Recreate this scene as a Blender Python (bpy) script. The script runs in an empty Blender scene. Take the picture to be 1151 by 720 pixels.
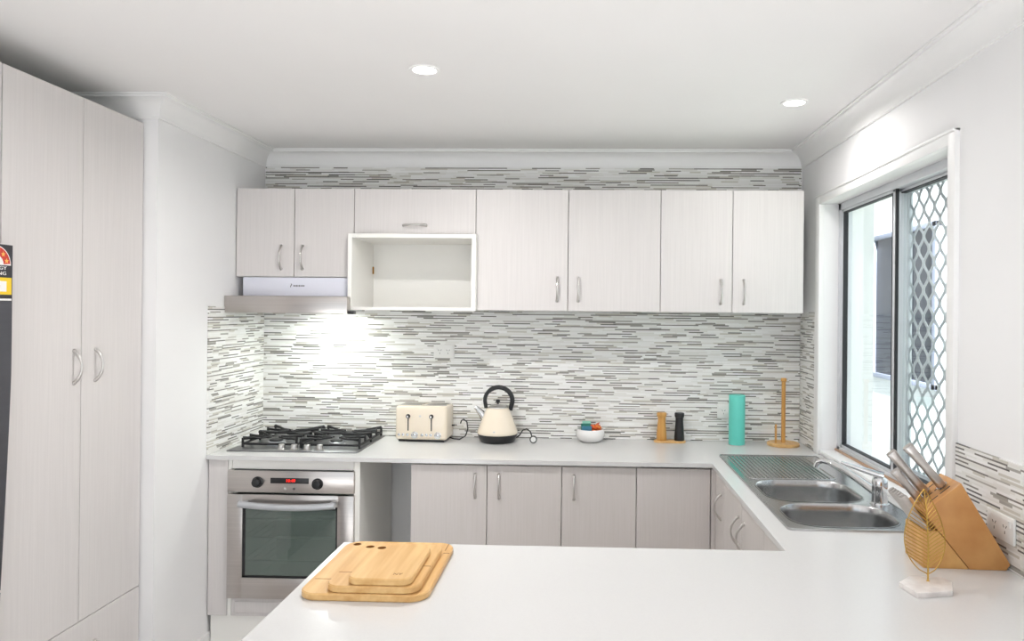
import bpy, bmesh, math, random
from mathutils import Vector, Matrix
random.seed(7)
PI = math.pi
col = bpy.context.scene.collection
SC = bpy.context.scene

# ------------------------------------------------------------------ materials
def lin(c):
    return tuple(((v/255)/12.92 if v/255 <= .04045 else ((v/255+.055)/1.055)**2.4) for v in c)+(1.0,)

def mat(name, rgb, rough=.5, metal=0.0, spec=.5, noise=0.0, scale=(20,20,20), detail=3, rgb2=None, coat=0.0, bump=0.0):
    m = bpy.data.materials.new(name); m.use_nodes = True
    nt = m.node_tree; b = nt.nodes['Principled BSDF']
    b.inputs['Roughness'].default_value = rough
    b.inputs['Metallic'].default_value = metal
    b.inputs['Specular IOR Level'].default_value = spec
    if coat: b.inputs['Coat Weight'].default_value = coat; b.inputs['Coat Roughness'].default_value = .08
    c1 = lin(rgb)
    c2 = lin(rgb2) if rgb2 else tuple(max(0, v*(1-noise)) for v in c1[:3])+(1,)
    tc = nt.nodes.new('ShaderNodeTexCoord'); mp = nt.nodes.new('ShaderNodeMapping')
    mp.inputs['Scale'].default_value = scale
    nz = nt.nodes.new('ShaderNodeTexNoise'); nz.inputs['Scale'].default_value = 1.0; nz.inputs['Detail'].default_value = detail
    cr = nt.nodes.new('ShaderNodeValToRGB')
    cr.color_ramp.elements[0].position = .33; cr.color_ramp.elements[1].position = .67
    cr.color_ramp.elements[0].color = c2; cr.color_ramp.elements[1].color = c1
    L = nt.links
    L.new(tc.outputs['Object'], mp.inputs['Vector']); L.new(mp.outputs['Vector'], nz.inputs['Vector'])
    L.new(nz.outputs['Fac'], cr.inputs['Fac']); L.new(cr.outputs['Color'], b.inputs['Base Color'])
    if bump:
        bp = nt.nodes.new('ShaderNodeBump'); bp.inputs['Strength'].default_value = bump; bp.inputs['Distance'].default_value = .002
        L.new(nz.outputs['Fac'], bp.inputs['Height']); L.new(bp.outputs['Normal'], b.inputs['Normal'])
    return m

def emit(name, rgb, s):
    m = bpy.data.materials.new(name); m.use_nodes = True
    nt = m.node_tree; nt.nodes.remove(nt.nodes['Principled BSDF'])
    e = nt.nodes.new('ShaderNodeEmission'); e.inputs['Color'].default_value = lin(rgb); e.inputs['Strength'].default_value = s
    nt.links.new(e.outputs[0], nt.nodes['Material Output'].inputs['Surface'])
    return m

def glass(name, tint=(250,252,252), ior=1.5, rough=0.0, painted_sheen=None):
    m = bpy.data.materials.new(name); m.use_nodes = True
    nt = m.node_tree; nt.nodes.remove(nt.nodes['Principled BSDF'])
    t = nt.nodes.new('ShaderNodeBsdfTransparent'); t.inputs['Color'].default_value = lin(tint)
    g = nt.nodes.new('ShaderNodeBsdfGlossy'); g.inputs['Roughness'].default_value = rough
    f = nt.nodes.new('ShaderNodeFresnel'); f.inputs['IOR'].default_value = ior
    geo = nt.nodes.new('ShaderNodeNewGeometry')          # leaving the pane: no second reflection, no total reflection
    inv = nt.nodes.new('ShaderNodeMath'); inv.operation = 'SUBTRACT'; inv.inputs[0].default_value = 1.0
    mul = nt.nodes.new('ShaderNodeMath'); mul.operation = 'MULTIPLY'
    nt.links.new(geo.outputs['Backfacing'], inv.inputs[1]); nt.links.new(f.outputs[0], mul.inputs[0]); nt.links.new(inv.outputs[0], mul.inputs[1])
    mx = nt.nodes.new('ShaderNodeMixShader')
    nt.links.new(mul.outputs[0], mx.inputs[0]); nt.links.new(t.outputs[0], mx.inputs[1]); nt.links.new(g.outputs[0], mx.inputs[2])
    out = mx.outputs[0]
    if painted_sheen:                                             # diffuse tint painted in to brighten dark oven glass, for missing reflected light
        d = nt.nodes.new('ShaderNodeBsdfDiffuse'); d.inputs['Color'].default_value = lin(painted_sheen[0])
        m2 = nt.nodes.new('ShaderNodeMixShader'); m2.inputs[0].default_value = painted_sheen[1]
        nt.links.new(mx.outputs[0], m2.inputs[1]); nt.links.new(d.outputs[0], m2.inputs[2]); out = m2.outputs[0]
    nt.links.new(out, nt.nodes['Material Output'].inputs['Surface'])
    return m

def mosaic(name, axis):
    """strip mosaic: rows of pale stone strips divided by thin rows with dark glass strips"""
    m = bpy.data.materials.new(name); m.use_nodes = True
    nt = m.node_tree; N = nt.nodes; L = nt.links; b = N['Principled BSDF']
    b.inputs['Roughness'].default_value = .3
    tc = N.new('ShaderNodeTexCoord'); sp = N.new('ShaderNodeSeparateXYZ'); L.new(tc.outputs['Object'], sp.inputs[0])
    u = sp.outputs[axis]; z = sp.outputs['Z']
    def M(op, a, b_=None, c=None):
        n = N.new('ShaderNodeMath'); n.operation = op
        for i, v in enumerate((a, b_, c)):
            if v is None: continue
            if isinstance(v, (int, float)): n.inputs[i].default_value = v
            else: L.new(v, n.inputs[i])
        return n.outputs[0]
    P = .0125
    zz = M('DIVIDE', z, P); row = M('FLOOR', zz); fr = M('FRACT', zz)
    thin = M('LESS_THAN', fr, .40)
    rid = M('MULTIPLY_ADD', row, 2.0, thin)
    wn = N.new('ShaderNodeTexWhiteNoise'); wn.noise_dimensions = '1D'; L.new(rid, wn.inputs['W'])
    ln = M('MULTIPLY_ADD', wn.outputs['Value'], .045, .072)           # strip length of this row
    off = M('MULTIPLY', wn.outputs['Value'], 37.0)
    uu = M('ADD', M('DIVIDE', u, ln), off)
    wob = M('MULTIPLY', M('SINE', M('MULTIPLY', uu, 2.1)), .2)
    uu = M('ADD', uu, wob)
    cell = M('FLOOR', uu)
    cv = N.new('ShaderNodeCombineXYZ'); L.new(cell, cv.inputs[0]); L.new(rid, cv.inputs[1])
    w2 = N.new('ShaderNodeTexWhiteNoise'); w2.noise_dimensions = '2D'; L.new(cv.outputs[0], w2.inputs['Vector'])
    def ramp(stops):
        r = N.new('ShaderNodeValToRGB'); r.color_ramp.interpolation = 'CONSTANT'
        e = r.color_ramp.elements
        while len(e) < len(stops): e.new(.5)
        for i, (p, c) in enumerate(stops): e[i].position = p; e[i].color = lin(c)
        L.new(w2.outputs['Value'], r.inputs['Fac']); return r.outputs['Color']
    ct = ramp([(0,(90,87,84)),(.16,(116,111,105)),(.30,(142,137,131)),(.40,(178,174,166)),(.48,(232,231,227)),(.75,(241,240,238))])
    cw = ramp([(0,(166,163,156)),(.07,(208,204,194)),(.2,(230,228,223)),(.5,(239,238,235)),(.8,(245,244,242))])
    mx = N.new('ShaderNodeMix'); mx.data_type = 'RGBA'
    L.new(thin, mx.inputs['Factor']); L.new(cw, mx.inputs['A']); L.new(ct, mx.inputs['B'])
    L.new(mx.outputs['Result'], b.inputs['Base Color'])
    return m

M = {}
M['wall']    = mat('wall_paint', (244,243,243), .65, noise=.02, scale=(3,3,3))
M['ceil']    = mat('ceiling_paint', (245,243,242), .8, noise=.015, scale=(2,2,2))
M['trim']    = mat('trim_paint', (245,244,243), .45, noise=.015, scale=(4,4,4))
M['floor']   = mat('floor_tile', (214,209,205), .4, noise=.12, scale=(6,6,6))
M['lam']     = mat('pale_laminate', (221,216,214), .42, rgb2=(216,211,209), scale=(150,150,4), detail=5)
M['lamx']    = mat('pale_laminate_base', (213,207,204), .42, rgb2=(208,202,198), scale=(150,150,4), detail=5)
M['white']   = mat('white_melamine', (248,246,241), .4, noise=.015, scale=(5,5,5))
M['stone']   = mat('white_quartz', (217,216,215), .22, noise=.02, scale=(220,220,220), detail=2)
M['steel']   = mat('brushed_steel', (196,190,186), .28, 1.0, noise=.10, scale=(2,2,220), detail=4)
M['steelx']  = mat('sink_steel', (190,190,190), .24, 1.0, noise=.08, scale=(120,3,120), detail=3)
M['hobsteel']= mat('hob_steel', (150,150,152), .36, 1.0, noise=.08, scale=(3,160,3), detail=3)
M['chrome']  = mat('chrome', (225,226,228), .07, 1.0, noise=.01)
M['nickel']  = mat('brushed_nickel', (214,211,208), .28, 1.0, noise=.06, scale=(3,3,160))
M['alu']     = mat('aluminium', (200,202,206), .4, .6, noise=.03)
M['aluw']    = mat('powder_coat_silver', (214,216,220), .4, .1, noise=.02)
M['mesh']    = mat('screen_grey', (206,212,216), .5, .0, noise=.05)
M['black']   = mat('black_plastic', (28,28,30), .35, noise=.1)
M['gasket']  = mat('black_gasket', (40,40,44), .6, noise=.1)
M['iron']    = mat('cast_iron', (34,34,36), .5, .2, noise=.2, scale=(90,90,90), bump=.2)
M['bamboo']  = mat('bamboo_long', (228,188,128), .42, rgb2=(208,160,98), scale=(45,3,45), detail=4)
M['bambood'] = mat('bamboo_scorched', (158,104,52), .5, noise=.15, scale=(40,4,40))
M['bamboob'] = mat('bamboo_block', (206,152,92), .4, rgb2=(188,130,72), scale=(10,40,10), detail=4)
M['bamboob2']= mat('bamboo_block_pale', (218,170,106), .4, rgb2=(202,148,86), scale=(12,40,12), detail=4)
M['pine']    = mat('light_turned_wood', (216,166,92), .42, rgb2=(196,140,70), scale=(50,50,6), detail=4)
M['cream']   = mat('cream_enamel', (241,228,208), .2, noise=.015, coat=.4)
M['teal']    = mat('teal_paint', (104,212,196), .35, noise=.03)
M['gold']    = mat('brushed_gold', (196,158,84), .3, 1.0, noise=.08, scale=(80,80,80))
M['marble']  = mat('white_marble', (238,232,228), .3, rgb2=(216,208,204), scale=(30,30,30), detail=6)
M['fridge']  = mat('fridge_grey', (92,92,98), .38, .55, noise=.05, scale=(2,2,90))
M['plastic'] = mat('white_plastic', (240,239,236), .35, noise=.01)
M['slot']    = mat('dark_slot', (60,58,56), .6, noise=.1)
M['ceramic'] = mat('white_ceramic', (240,238,236), .2, noise=.02)
M['hoodw']   = mat('hood_enamel', (226,227,238), .3, noise=.01)
M['ink']     = mat('grey_ink', (88,86,92), .6, noise=.05)
M['red']     = mat('label_red', (206,62,46), .5, noise=.05)
M['yellow']  = mat('label_yellow', (246,206,48), .5, noise=.03)
M['paperw']  = mat('label_white', (240,238,236), .6, noise=.02)
M['labelk']  = mat('label_black', (48,46,52), .5, noise=.1)
M['star']    = mat('label_star', (246,190,96), .5, noise=.05)
M['foilr']   = mat('red_wrapper', (208,70,42), .35, rgb2=(226,120,40), scale=(90,90,90))
M['foilo']   = mat('orange_wrapper', (236,150,60), .35, rgb2=(214,70,44), scale=(120,120,120))
M['packt']   = mat('teal_packet', (40,128,112), .4, noise=.1)
M['packb']   = mat('blue_packet', (62,132,160), .4, noise=.1)
M['packm']   = mat('mint_packet', (150,210,190), .4, noise=.05)
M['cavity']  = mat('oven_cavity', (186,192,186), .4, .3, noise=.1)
M['rack']    = mat('rack_wire', (226,228,226), .25, 1.0, noise=.05)
M['brass']   = mat('brass_clip', (168,120,50), .35, 1.0, noise=.1)
M['tan']     = mat('tan_bead', (186,150,122), .5, noise=.08)
M['render']  = mat('outside_render', (238,238,236), .8, noise=.04, scale=(8,8,8))
M['grass']   = mat('lawn', (176,184,166), .9, noise=.3, scale=(30,30,30))
M['outwin']  = mat('outside_tinted_glass', (58,60,66), .3, 0.0, .15, noise=.08)
M['outfr']   = mat('outside_window_frame', (150,154,170), .5, .2, noise=.05)
M['pane']    = glass('window_glass')
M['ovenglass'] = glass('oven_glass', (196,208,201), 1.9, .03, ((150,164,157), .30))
M['digit']   = emit('red_digits', (255,44,36), 2.2)
M['lamp']    = emit('downlight_lens', (255,252,246), 14)
M['hoodlamp']= emit('hood_lens', (240,255,244), 18)
M['tileX']   = mosaic('mosaic_back', 'X')
M['tileY']   = mosaic('mosaic_side', 'Y')

# ------------------------------------------------------------------ mesh builder
class MB:
    def __init__(s): s.bm = bmesh.new(); s.ang = 24      # flat bevels on boxes, smooth on turned shapes
    def _merge(s, b):
        me = bpy.data.meshes.new('tmp'); b.to_mesh(me); b.free()
        s.bm.from_mesh(me); bpy.data.meshes.remove(me)
    def box(s, x0,x1,y0,y1,z0,z1, bev=0, seg=2, only=None):
        b = bmesh.new(); bmesh.ops.create_cube(b, size=1)
        for v in b.verts:
            v.co = Vector(((x0+x1)/2+v.co.x*(x1-x0), (y0+y1)/2+v.co.y*(y1-y0), (z0+z1)/2+v.co.z*(z1-z0)))
        if bev:
            es = b.edges[:]
            if only is not None: es = [e for e in es if abs((e.verts[0].co-e.verts[1].co)['xyz'.index(only)]) > 1e-6]
            bmesh.ops.bevel(b, geom=es, offset=bev, segments=seg, affect='EDGES', profile=.5)
        s._merge(b); return s
    def prism(s, poly, axis, a0, a1, bev=0, seg=2):
        b = bmesh.new()
        def P(p, a): return {'x':(a,p[0],p[1]), 'y':(p[0],a,p[1]), 'z':(p[0],p[1],a)}[axis]
        v0 = [b.verts.new(P(p,a0)) for p in poly]; v1 = [b.verts.new(P(p,a1)) for p in poly]
        b.faces.new(v0); b.faces.new(v1[::-1]); n = len(poly)
        for i in range(n): b.faces.new((v0[i], v1[i], v1[(i+1)%n], v0[(i+1)%n]))
        bmesh.ops.recalc_face_normals(b, faces=b.faces)
        if bev: bmesh.ops.bevel(b, geom=b.edges[:], offset=bev, segments=seg, affect='EDGES', profile=.5)
        s._merge(b); return s
    def tube(s, pts, r, seg=10, closed=False, flat=1.0, up=None):
        s.ang = 50; pts = [Vector(p) for p in pts]; n = len(pts)
        rs = r if isinstance(r, (list,tuple)) else [r]*n
        T = []
        for i in range(n):
            a = pts[(i-1)%n] if (closed or i>0) else pts[i]; c = pts[(i+1)%n] if (closed or i<n-1) else pts[i]
            T.append((c-a).normalized())
        nrm = Vector(up) if up else (Vector((0,0,1)) if abs(T[0].z)<.9 else Vector((1,0,0)))
        rings = []
        for i in range(n):
            nrm = (nrm - T[i]*nrm.dot(T[i])).normalized(); bi = T[i].cross(nrm)
            rings.append([s.bm.verts.new(pts[i]+(nrm*math.cos(2*PI*k/seg)*flat+bi*math.sin(2*PI*k/seg))*rs[i]) for k in range(seg)])
        for i in range(n if closed else n-1):
            A, B = rings[i], rings[(i+1)%n]
            for k in range(seg): s.bm.faces.new((A[k],A[(k+1)%seg],B[(k+1)%seg],B[k]))
        if not closed: s.bm.faces.new(rings[0][::-1]); s.bm.faces.new(rings[-1])
        return s
    def lathe(s, prof, c=(0,0,0), seg=32, axis='z', sq=None):
        s.ang = max(s.ang, 40); c = Vector(c); rings = []
        for (r,h) in prof:
            ring = []
            for k in range(seg):
                a = 2*PI*k/seg; x, y = r*math.cos(a), r*math.sin(a)
                p = {'z':(x,y,h),'y':(x,h,y),'x':(h,x,y)}[axis]
                ring.append(s.bm.verts.new(c+Vector(p)))
            rings.append(ring)
        for A,B in zip(rings, rings[1:]):
            for k in range(seg): s.bm.faces.new((A[k],A[(k+1)%seg],B[(k+1)%seg],B[k]))
        if prof[0][0] > 1e-6: s.bm.faces.new(rings[0][::-1])
        if prof[-1][0] > 1e-6: s.bm.faces.new(rings[-1])
        return s
    def plate(s, outer, holes, z0, z1):
        """flat plate with holes (outlines in XY)"""
        b = bmesh.new()
        def ring(loop, z):
            vs = [b.verts.new((p[0],p[1],z)) for p in loop]
            return vs, [b.edges.new((vs[i], vs[(i+1)%len(vs)])) for i in range(len(vs))]
        R = []
        for z in (z0, z1):
            es = []; rr = []
            for lp in [outer]+holes:
                v, e = ring(lp, z); es += e; rr.append(v)
            bmesh.ops.triangle_fill(b, use_beauty=True, edges=es); R.append(rr)
        for A,B in zip(R[0],R[1]):
            for i in range(len(A)): b.faces.new((A[i],A[(i+1)%len(A)],B[(i+1)%len(A)],B[i]))
        bmesh.ops.recalc_face_normals(b, faces=b.faces); s._merge(b); return s
    def loft(s, loops, cap0=False, cap1=False):
        s.ang = max(s.ang, 40); rings = [[s.bm.verts.new(p) for p in lp] for lp in loops]
        for A,B in zip(rings, rings[1:]):
            n = len(A)
            for k in range(n): s.bm.faces.new((A[k],A[(k+1)%n],B[(k+1)%n],B[k]))
        if cap0: s.bm.faces.new(rings[0][::-1])
        if cap1: s.bm.faces.new(rings[-1])
        return s
    def shift(s, d):
        for v in s.bm.verts: v.co += Vector(d)
        return s

def finish(name, mb, m, parent=None, loc=None, smooth=None):
    me = bpy.data.meshes.new(name); ang = mb.ang
    bmesh.ops.remove_doubles(mb.bm, verts=mb.bm.verts, dist=1e-6)
    bmesh.ops.recalc_face_normals(mb.bm, faces=mb.bm.faces)
    if loc is not None: mb.shift([-v for v in loc])
    mb.bm.to_mesh(me); mb.bm.free()
    for p in me.polygons: p.use_smooth = True
    me.set_sharp_from_angle(angle=math.radians(smooth or ang))
    me.materials.append(m)
    o = bpy.data.objects.new(name, me); col.objects.link(o)
    if parent is not None: o.parent = parent
    if loc is not None: o.location = loc
    return o

def part(name, mb, m, parent, label=None, world=False, smooth=None):
    """mesh child; world=True means the builder used world coordinates of an unrotated thing"""
    if world:
        r = parent
        while r.parent: r = r.parent
        mb.shift(-r.location)
    o = finish(name, mb, m, parent, smooth=smooth)
    if label: o['label'] = label
    return o

def tag(o, label, cat, group=None, kind=None):
    o['label'] = label; o['category'] = cat
    if group: o['group'] = group
    if kind: o['kind'] = kind
    return o
def thing(name, label, cat, loc=(0,0,0), rotz=0, group=None):
    o = bpy.data.objects.new(name, None); col.objects.link(o); o.empty_display_size = .05
    o.location = loc; o.rotation_euler = (0,0,rotz)
    return tag(o, label, cat, group)
def struct(name, mb, m, label=None, smooth=None):
    o = finish(name, mb, m, smooth=smooth); o['kind'] = 'structure'
    if label: o['label'] = label
    return o
def rrect(x0,x1,y0,y1,r,n=6):
    out = []
    for cx,cy,a in ((x1-r,y1-r,0),(x0+r,y1-r,90),(x0+r,y0+r,180),(x1-r,y0+r,270)):
        for k in range(n+1):
            t = math.radians(a+90*k/n); out.append((cx+r*math.cos(t), cy+r*math.sin(t)))
    return out
def circle(cx,cy,r,n=20): return [(cx+r*math.cos(2*PI*k/n), cy+r*math.sin(2*PI*k/n)) for k in range(n)]
def text_mesh(txt, size, ext=.0004):
    cu = bpy.data.curves.new('t','FONT'); cu.body = txt; cu.size = size; cu.extrude = ext; cu.align_x = 'CENTER'; cu.align_y = 'CENTER'; cu.resolution_u = 2
    o = bpy.data.objects.new('t', cu); col.objects.link(o)
    bpy.context.view_layer.update()
    me = bpy.data.meshes.new_from_object(o.evaluated_get(bpy.context.evaluated_depsgraph_get()))
    bpy.data.objects.remove(o); bpy.data.curves.remove(cu)
    return me
def add_text(mb, txt, size, mtx):
    me = text_mesh(txt, size); me.transform(mtx); mb.bm.from_mesh(me); bpy.data.meshes.remove(me); return mb
FACE_MY = Matrix(((1,0,0,0),(0,0,-1,0),(0,1,0,0),(0,0,0,1)))      # text lying in XZ, facing -Y
FACE_PX = Matrix(((0,0,1,0),(1,0,0,0),(0,1,0,0),(0,0,0,1)))       # text in YZ, facing +X

# ------------------------------------------------------------------ room numbers (metres)
XL, XR, D = -1.753, 1.155, 3.967
ZC, ZB, CV = 2.442, 2.356, .0834
YN, XA, YR = 2.958, -2.46, -2.6          # nib end, alcove wall, rear of the room
CT = .90                                  # worktop
YF, XIN, YP, XPL, YPF = 3.367, .585, 2.143, -.700, 1.22
WY0, WY1, WZ0, WZ1, WT = 2.36, 3.63, .90, 2.12, .25

struct('floor', MB().box(XA-.2, XR+WT, YR, D+.2, -.1, 0), M['floor'])
struct('ceiling', MB().box(XA-.2, XR+WT, YR, D+.2, ZC, ZC+.12), M['ceil'])
wb = struct('wall_back', MB().box(XA-.2, XR+WT, D, D+.2, 0, ZC), M['wall'])
wl = struct('wall_left', MB().box(XA, XL, YN, D, 0, ZC), M['wall'])
struct('wall_alcove', MB().box(XA-.2, XA, YR, D, 0, ZC), M['wall'])
m = MB()
m.box(XR, XR+WT, YR, WY0, 0, ZC); m.box(XR, XR+WT, WY1, D, 0, ZC)
m.box(XR, XR+WT, WY0, WY1, 0, WZ0); m.box(XR, XR+WT, WY0, WY1, WZ1, ZC)
wr = struct('wall_right', m, M['wall'])
# rear wall of the open living area; unseen, its wide opening shaped to admit fill light
m = MB(); m.box(XA-.2, -2.2, YR-.15, YR, 0, ZC); m.box(1.05, XR+WT, YR-.15, YR, 0, ZC); m.box(-2.2, 1.05, YR-.15, YR, 2.36, ZC)
struct('wall_front', m, M['wall'])

# tiles (4 mm mosaic sheets on the walls)
TK = .006
part('tile_splashback', MB().box(XL+.0065, XR-.0065, D-TK, D, CT+.001, ZB), M['tileX'], wb)
part('tile_splashback', MB().box(XL, XL+TK, YF+.004, D-TK, CT+.001, 1.592), M['tileY'], wl)
m = MB(); m.box(XR-TK, XR, 3.698, D-TK, CT+.001, 1.592)
part('tile_splashback', m, M['tileY'], wr)
part('tile_splashback', MB().box(XR-TK, XR, 1.30, 2.315, CT+.001, 1.190), M['tileY'], wr)

# cove cornice swept round the walls with mitred corners
def sweep(path, prof):
    """path: wall line in XY walked with the room on the left; prof: (distance from the wall, z)"""
    P = [Vector(p) for p in path]; n = len(P); loops = []
    for (d,z) in prof:
        ring = []
        for i in range(n):
            a = (P[i]-P[i-1]).normalized() if i>0 else None
            c = (P[i+1]-P[i]).normalized() if i<n-1 else None
            na = Vector((-a.y,a.x)) if a else None; nc = Vector((-c.y,c.x)) if c else None
            if na is None: o = nc*d
            elif nc is None: o = na*d
            else:
                b = (na+nc).normalized(); o = b*(d/b.dot(na))
            ring.append((P[i].x+o.x, P[i].y+o.y, z))
        loops.append(ring)
    mb = MB(); R = [[mb.bm.verts.new(p) for p in lp] for lp in loops]
    k = len(R)
    for j in range(k):
        A, B = R[j], R[(j+1)%k]
        for i in range(n-1): mb.bm.faces.new((A[i],A[i+1],B[i+1],B[i]))
    mb.bm.faces.new([r[0] for r in R]); mb.bm.faces.new([r[-1] for r in R][::-1])
    return mb
prof = [(0,ZB),(.009,ZB),(.010,ZB+.006)]
for k in range(9):
    t = k/8*PI/2
    prof.append((.012+.060*(1-math.cos(t)), ZB+.008+.064*math.sin(t)))
prof += [(.074,ZC-.007),(CV,ZC-.006),(CV,ZC),(0,ZC)]
struct('trim_1', sweep([(XR,YR),(XR,D),(XL,D),(XL,YN),(XA,YN),(XA,YR)], prof), M['trim'], 'cove cornice around the ceiling', smooth=25)
# skirting
m = MB(); m.box(XL, XL+.012, YN, 3.40, 0, .07, .003); m.box(XA+.72, XL+.012, YN-.012, YN, 0, .07, .003)
struct('baseboard_left', m, M['trim'])
struct('baseboard_right', MB().box(XR-.012, XR, YR, YPF, 0, .07, .003), M['trim'])

# ------------------------------------------------------------------ window
W = struct('window_1', MB().box(1.2325, 1.2875, WY1-.036, WY1, WZ0+.022, WZ1, .002), M['aluw'], 'sliding aluminium window over the sink')
m = MB()
m.box(1.2325,1.2875, WY0,WY1, WZ1-.034,WZ1, .002); m.box(1.2325,1.2875, WY0,WY1, WZ0+.022,WZ0+.046, .002)
m.box(1.2325,1.2875, WY0,WY0+.036, WZ0+.022,WZ1, .002)
part('window_frame', m, M['aluw'], W)
part('sill', MB().box(XR-.004, 1.35, WY0, WY1, WZ0-.0, WZ0+.022, .003), M['trim'], W)
part('sill_bead', MB().box(1.222, 1.2325, WY0, WY1, WZ0+.022, WZ0+.031, .001), M['tan'], W)
m = MB()                                   # architrave on the room side
m.box(XR-.016, XR+.008, WY1-.002, WY1+.062, CT+.001, WZ1+.044, .003); m.box(XR-.016, XR+.008, WY0-.045, WY0+.002, CT+.001, WZ1+.044, .003)
m.box(XR-.016, XR+.008, WY0, WY1, WZ1-.002, WZ1+.044, .003); m.box(XR-.022, XR+.008, WY0-.045, WY1+.062, WZ1+.034, WZ1+.044, .003)
part('architrave', m, M['trim'], W)
def sash(y0,y1,x,name):
    z0, z1 = WZ0+.046, WZ1-.034
    m = MB()
    m.box(x-.012,x+.012,y0,y0+.026,z0,z1,.002); m.box(x-.012,x+.012,y1-.020,y1,z0,z1,.002)
    m.box(x-.012,x+.012,y0,y1,z0,z0+.014,.002); m.box(x-.012,x+.012,y0,y1,z1-.012,z1,.002)
    f = part(name, m, M['aluw'], W)
    g = MB(); e = .004
    if name == 'fixed_sash': g.box(x-.013,x+.010,y0+.026,y0+.026+e,z0+.014,z1-.012); g.box(x-.013,x+.010,y1-.020-e,y1-.020,z0+.014,z1-.012)
    g.box(x-.013,x+.010,y0+.026,y1-.020,z0+.014,z0+.014+e); g.box(x-.013,x+.010,y0+.026,y1-.020,z1-.012-e,z1-.012)
    part('gasket', g, M['gasket'], f)
    part('glass_pane', MB().box(x-.003,x+.003,y0+.028,y1-.022,z0+.015,z1-.013), M['pane'], f)
sash(2.985, WY1-.036, 1.250, 'fixed_sash')
sash(WY0+.036, 3.012, 1.276, 'sliding_sash')
part('meeting_seal', MB().box(1.2375,1.2480, 2.975,2.985, WZ0+.046, WZ1-.034), M['gasket'], W)
# diamond security screen
SX, sy0, sy1, sz0, sz1 = 1.318, WY0+.004, 3.062, WZ0+.026, WZ1-.004
m = MB()
for a in ((sy0,sy0+.045,sz0,sz1),(sy1-.030,sy1,sz0,sz1),(sy0,sy1,sz0,sz0+.04),(sy0,sy1,sz1-.04,sz1)):
    m.box(SX-.010,SX+.010,a[0],a[1],a[2],a[3],.002)
scr = part('security_screen', m, M['aluw'], W)
m = MB(); PW, PH = .088, .105
iy0, iy1, iz0, iz1 = sy0+.044, sy1-.029, sz0+.039, sz1-.039
k = 0; yc = iy1-.01
while yc > iy0-.03:
    pts = []; n = int((iz1-iz0)/PH*8)
    for i in range(n+1):
        z = iz0+(iz1-iz0)*i/n
        w = math.cos(2*PI*z/PH); w = math.copysign(abs(w)**.8, w)
        y = yc+(PW/4-.0025)*w*(1 if k%2 else -1)
        pts.append((SX, min(max(y,iy0),iy1), z))
    m.tube(pts, .0078, 8, flat=.35, up=(1,0,0)); yc -= PW/2; k += 1
part('diamond_grille', m, M['mesh'], scr)

# outside: lawn strip and the neighbour's rendered wall with a tinted window
struct('ground_outside', MB().box(XR+WT, 14, -4, 16, -.3, -.2), M['grass'])
o = finish('neighbour_wall', MB().box(2.62, 2.9, 3.0, 14, -.2, 2.75), M['render'], loc=(2.7,8,-.2))
tag(o, 'white rendered wall of the house next door, outside the window', 'wall', kind='structure')
nw = thing('neighbour_window', 'dark tinted window in the white wall outside', 'window', (2.61,6.28,1.02))
m = MB()
for a in ((5.50,5.56,1.03,2.28),(6.66,6.78,1.03,2.28),(5.50,6.78,1.03,1.07),(5.50,6.78,2.24,2.28)): m.box(2.575,2.62,a[0],a[1],a[2],a[3],.003)
part('frame', m, M['outfr'], nw, world=True)
part('pane', MB().box(2.60,2.62,5.56,6.66,1.07,2.24), M['outwin'], nw, world=True)

# ------------------------------------------------------------------ cabinet helpers
_hm = {}
def bow(L=.118, H=.028):
    """bow handle along local Z, standing out along -Y"""
    key = (L,H)
    if key not in _hm:
        m = MB(); pts = []; rs = []
        for i in range(17):
            t = i/16; s = 2*t-1
            pts.append((0, -H*(1-abs(s)**2.2)-.0015, s*L/2)); rs.append(.0062-.0022*(1-abs(s)))
        m.tube(pts, rs, 10, flat=1.0)
        for s in (-1,1): m.lathe([(.0075,0),(.0075,-.003),(.005,-.006)], (0,.0,s*(L/2-.002)), 12, 'y')
        me = bpy.data.meshes.new('bow_handle'); bmesh.ops.recalc_face_normals(m.bm, faces=m.bm.faces); m.bm.to_mesh(me); m.bm.free()
        for p in me.polygons: p.use_smooth = True
        me.materials.append(M['nickel']); _hm[key] = me
    return _hm[key]
def handle(parent, pos, rot=(0,0,0), L=.118, H=.028):
    r = parent
    while r.parent: r = r.parent
    o = bpy.data.objects.new('handle', bow(L,H)); col.objects.link(o); o.parent = parent
    o.location = Vector(pos)-r.location; o.rotation_euler = rot
    return o
def carcass(m, x0,x1,y0,y1,z0,z1,t=.016, top=True, front=None):
    m.box(x0,x0+t,y0,y1,z0,z1); m.box(x1-t,x1,y0,y1,z0,z1); m.box(x0+t,x1-t,y0,y1,z0,z0+t)
    m.box(x0+t,x1-t,y1-t,y1,z0,z1)
    if top: m.box(x0+t,x1-t,y0,y1,z1-t,z1)
    return m
def door_y(parent, x0,x1,yf,z0,z1, mt, g=.0016, t=.018):
    return part('door', MB().box(x0+g,x1-g,yf,yf+t,z0+g,z1-g,.0012,1), mt, parent, world=True)

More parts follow.
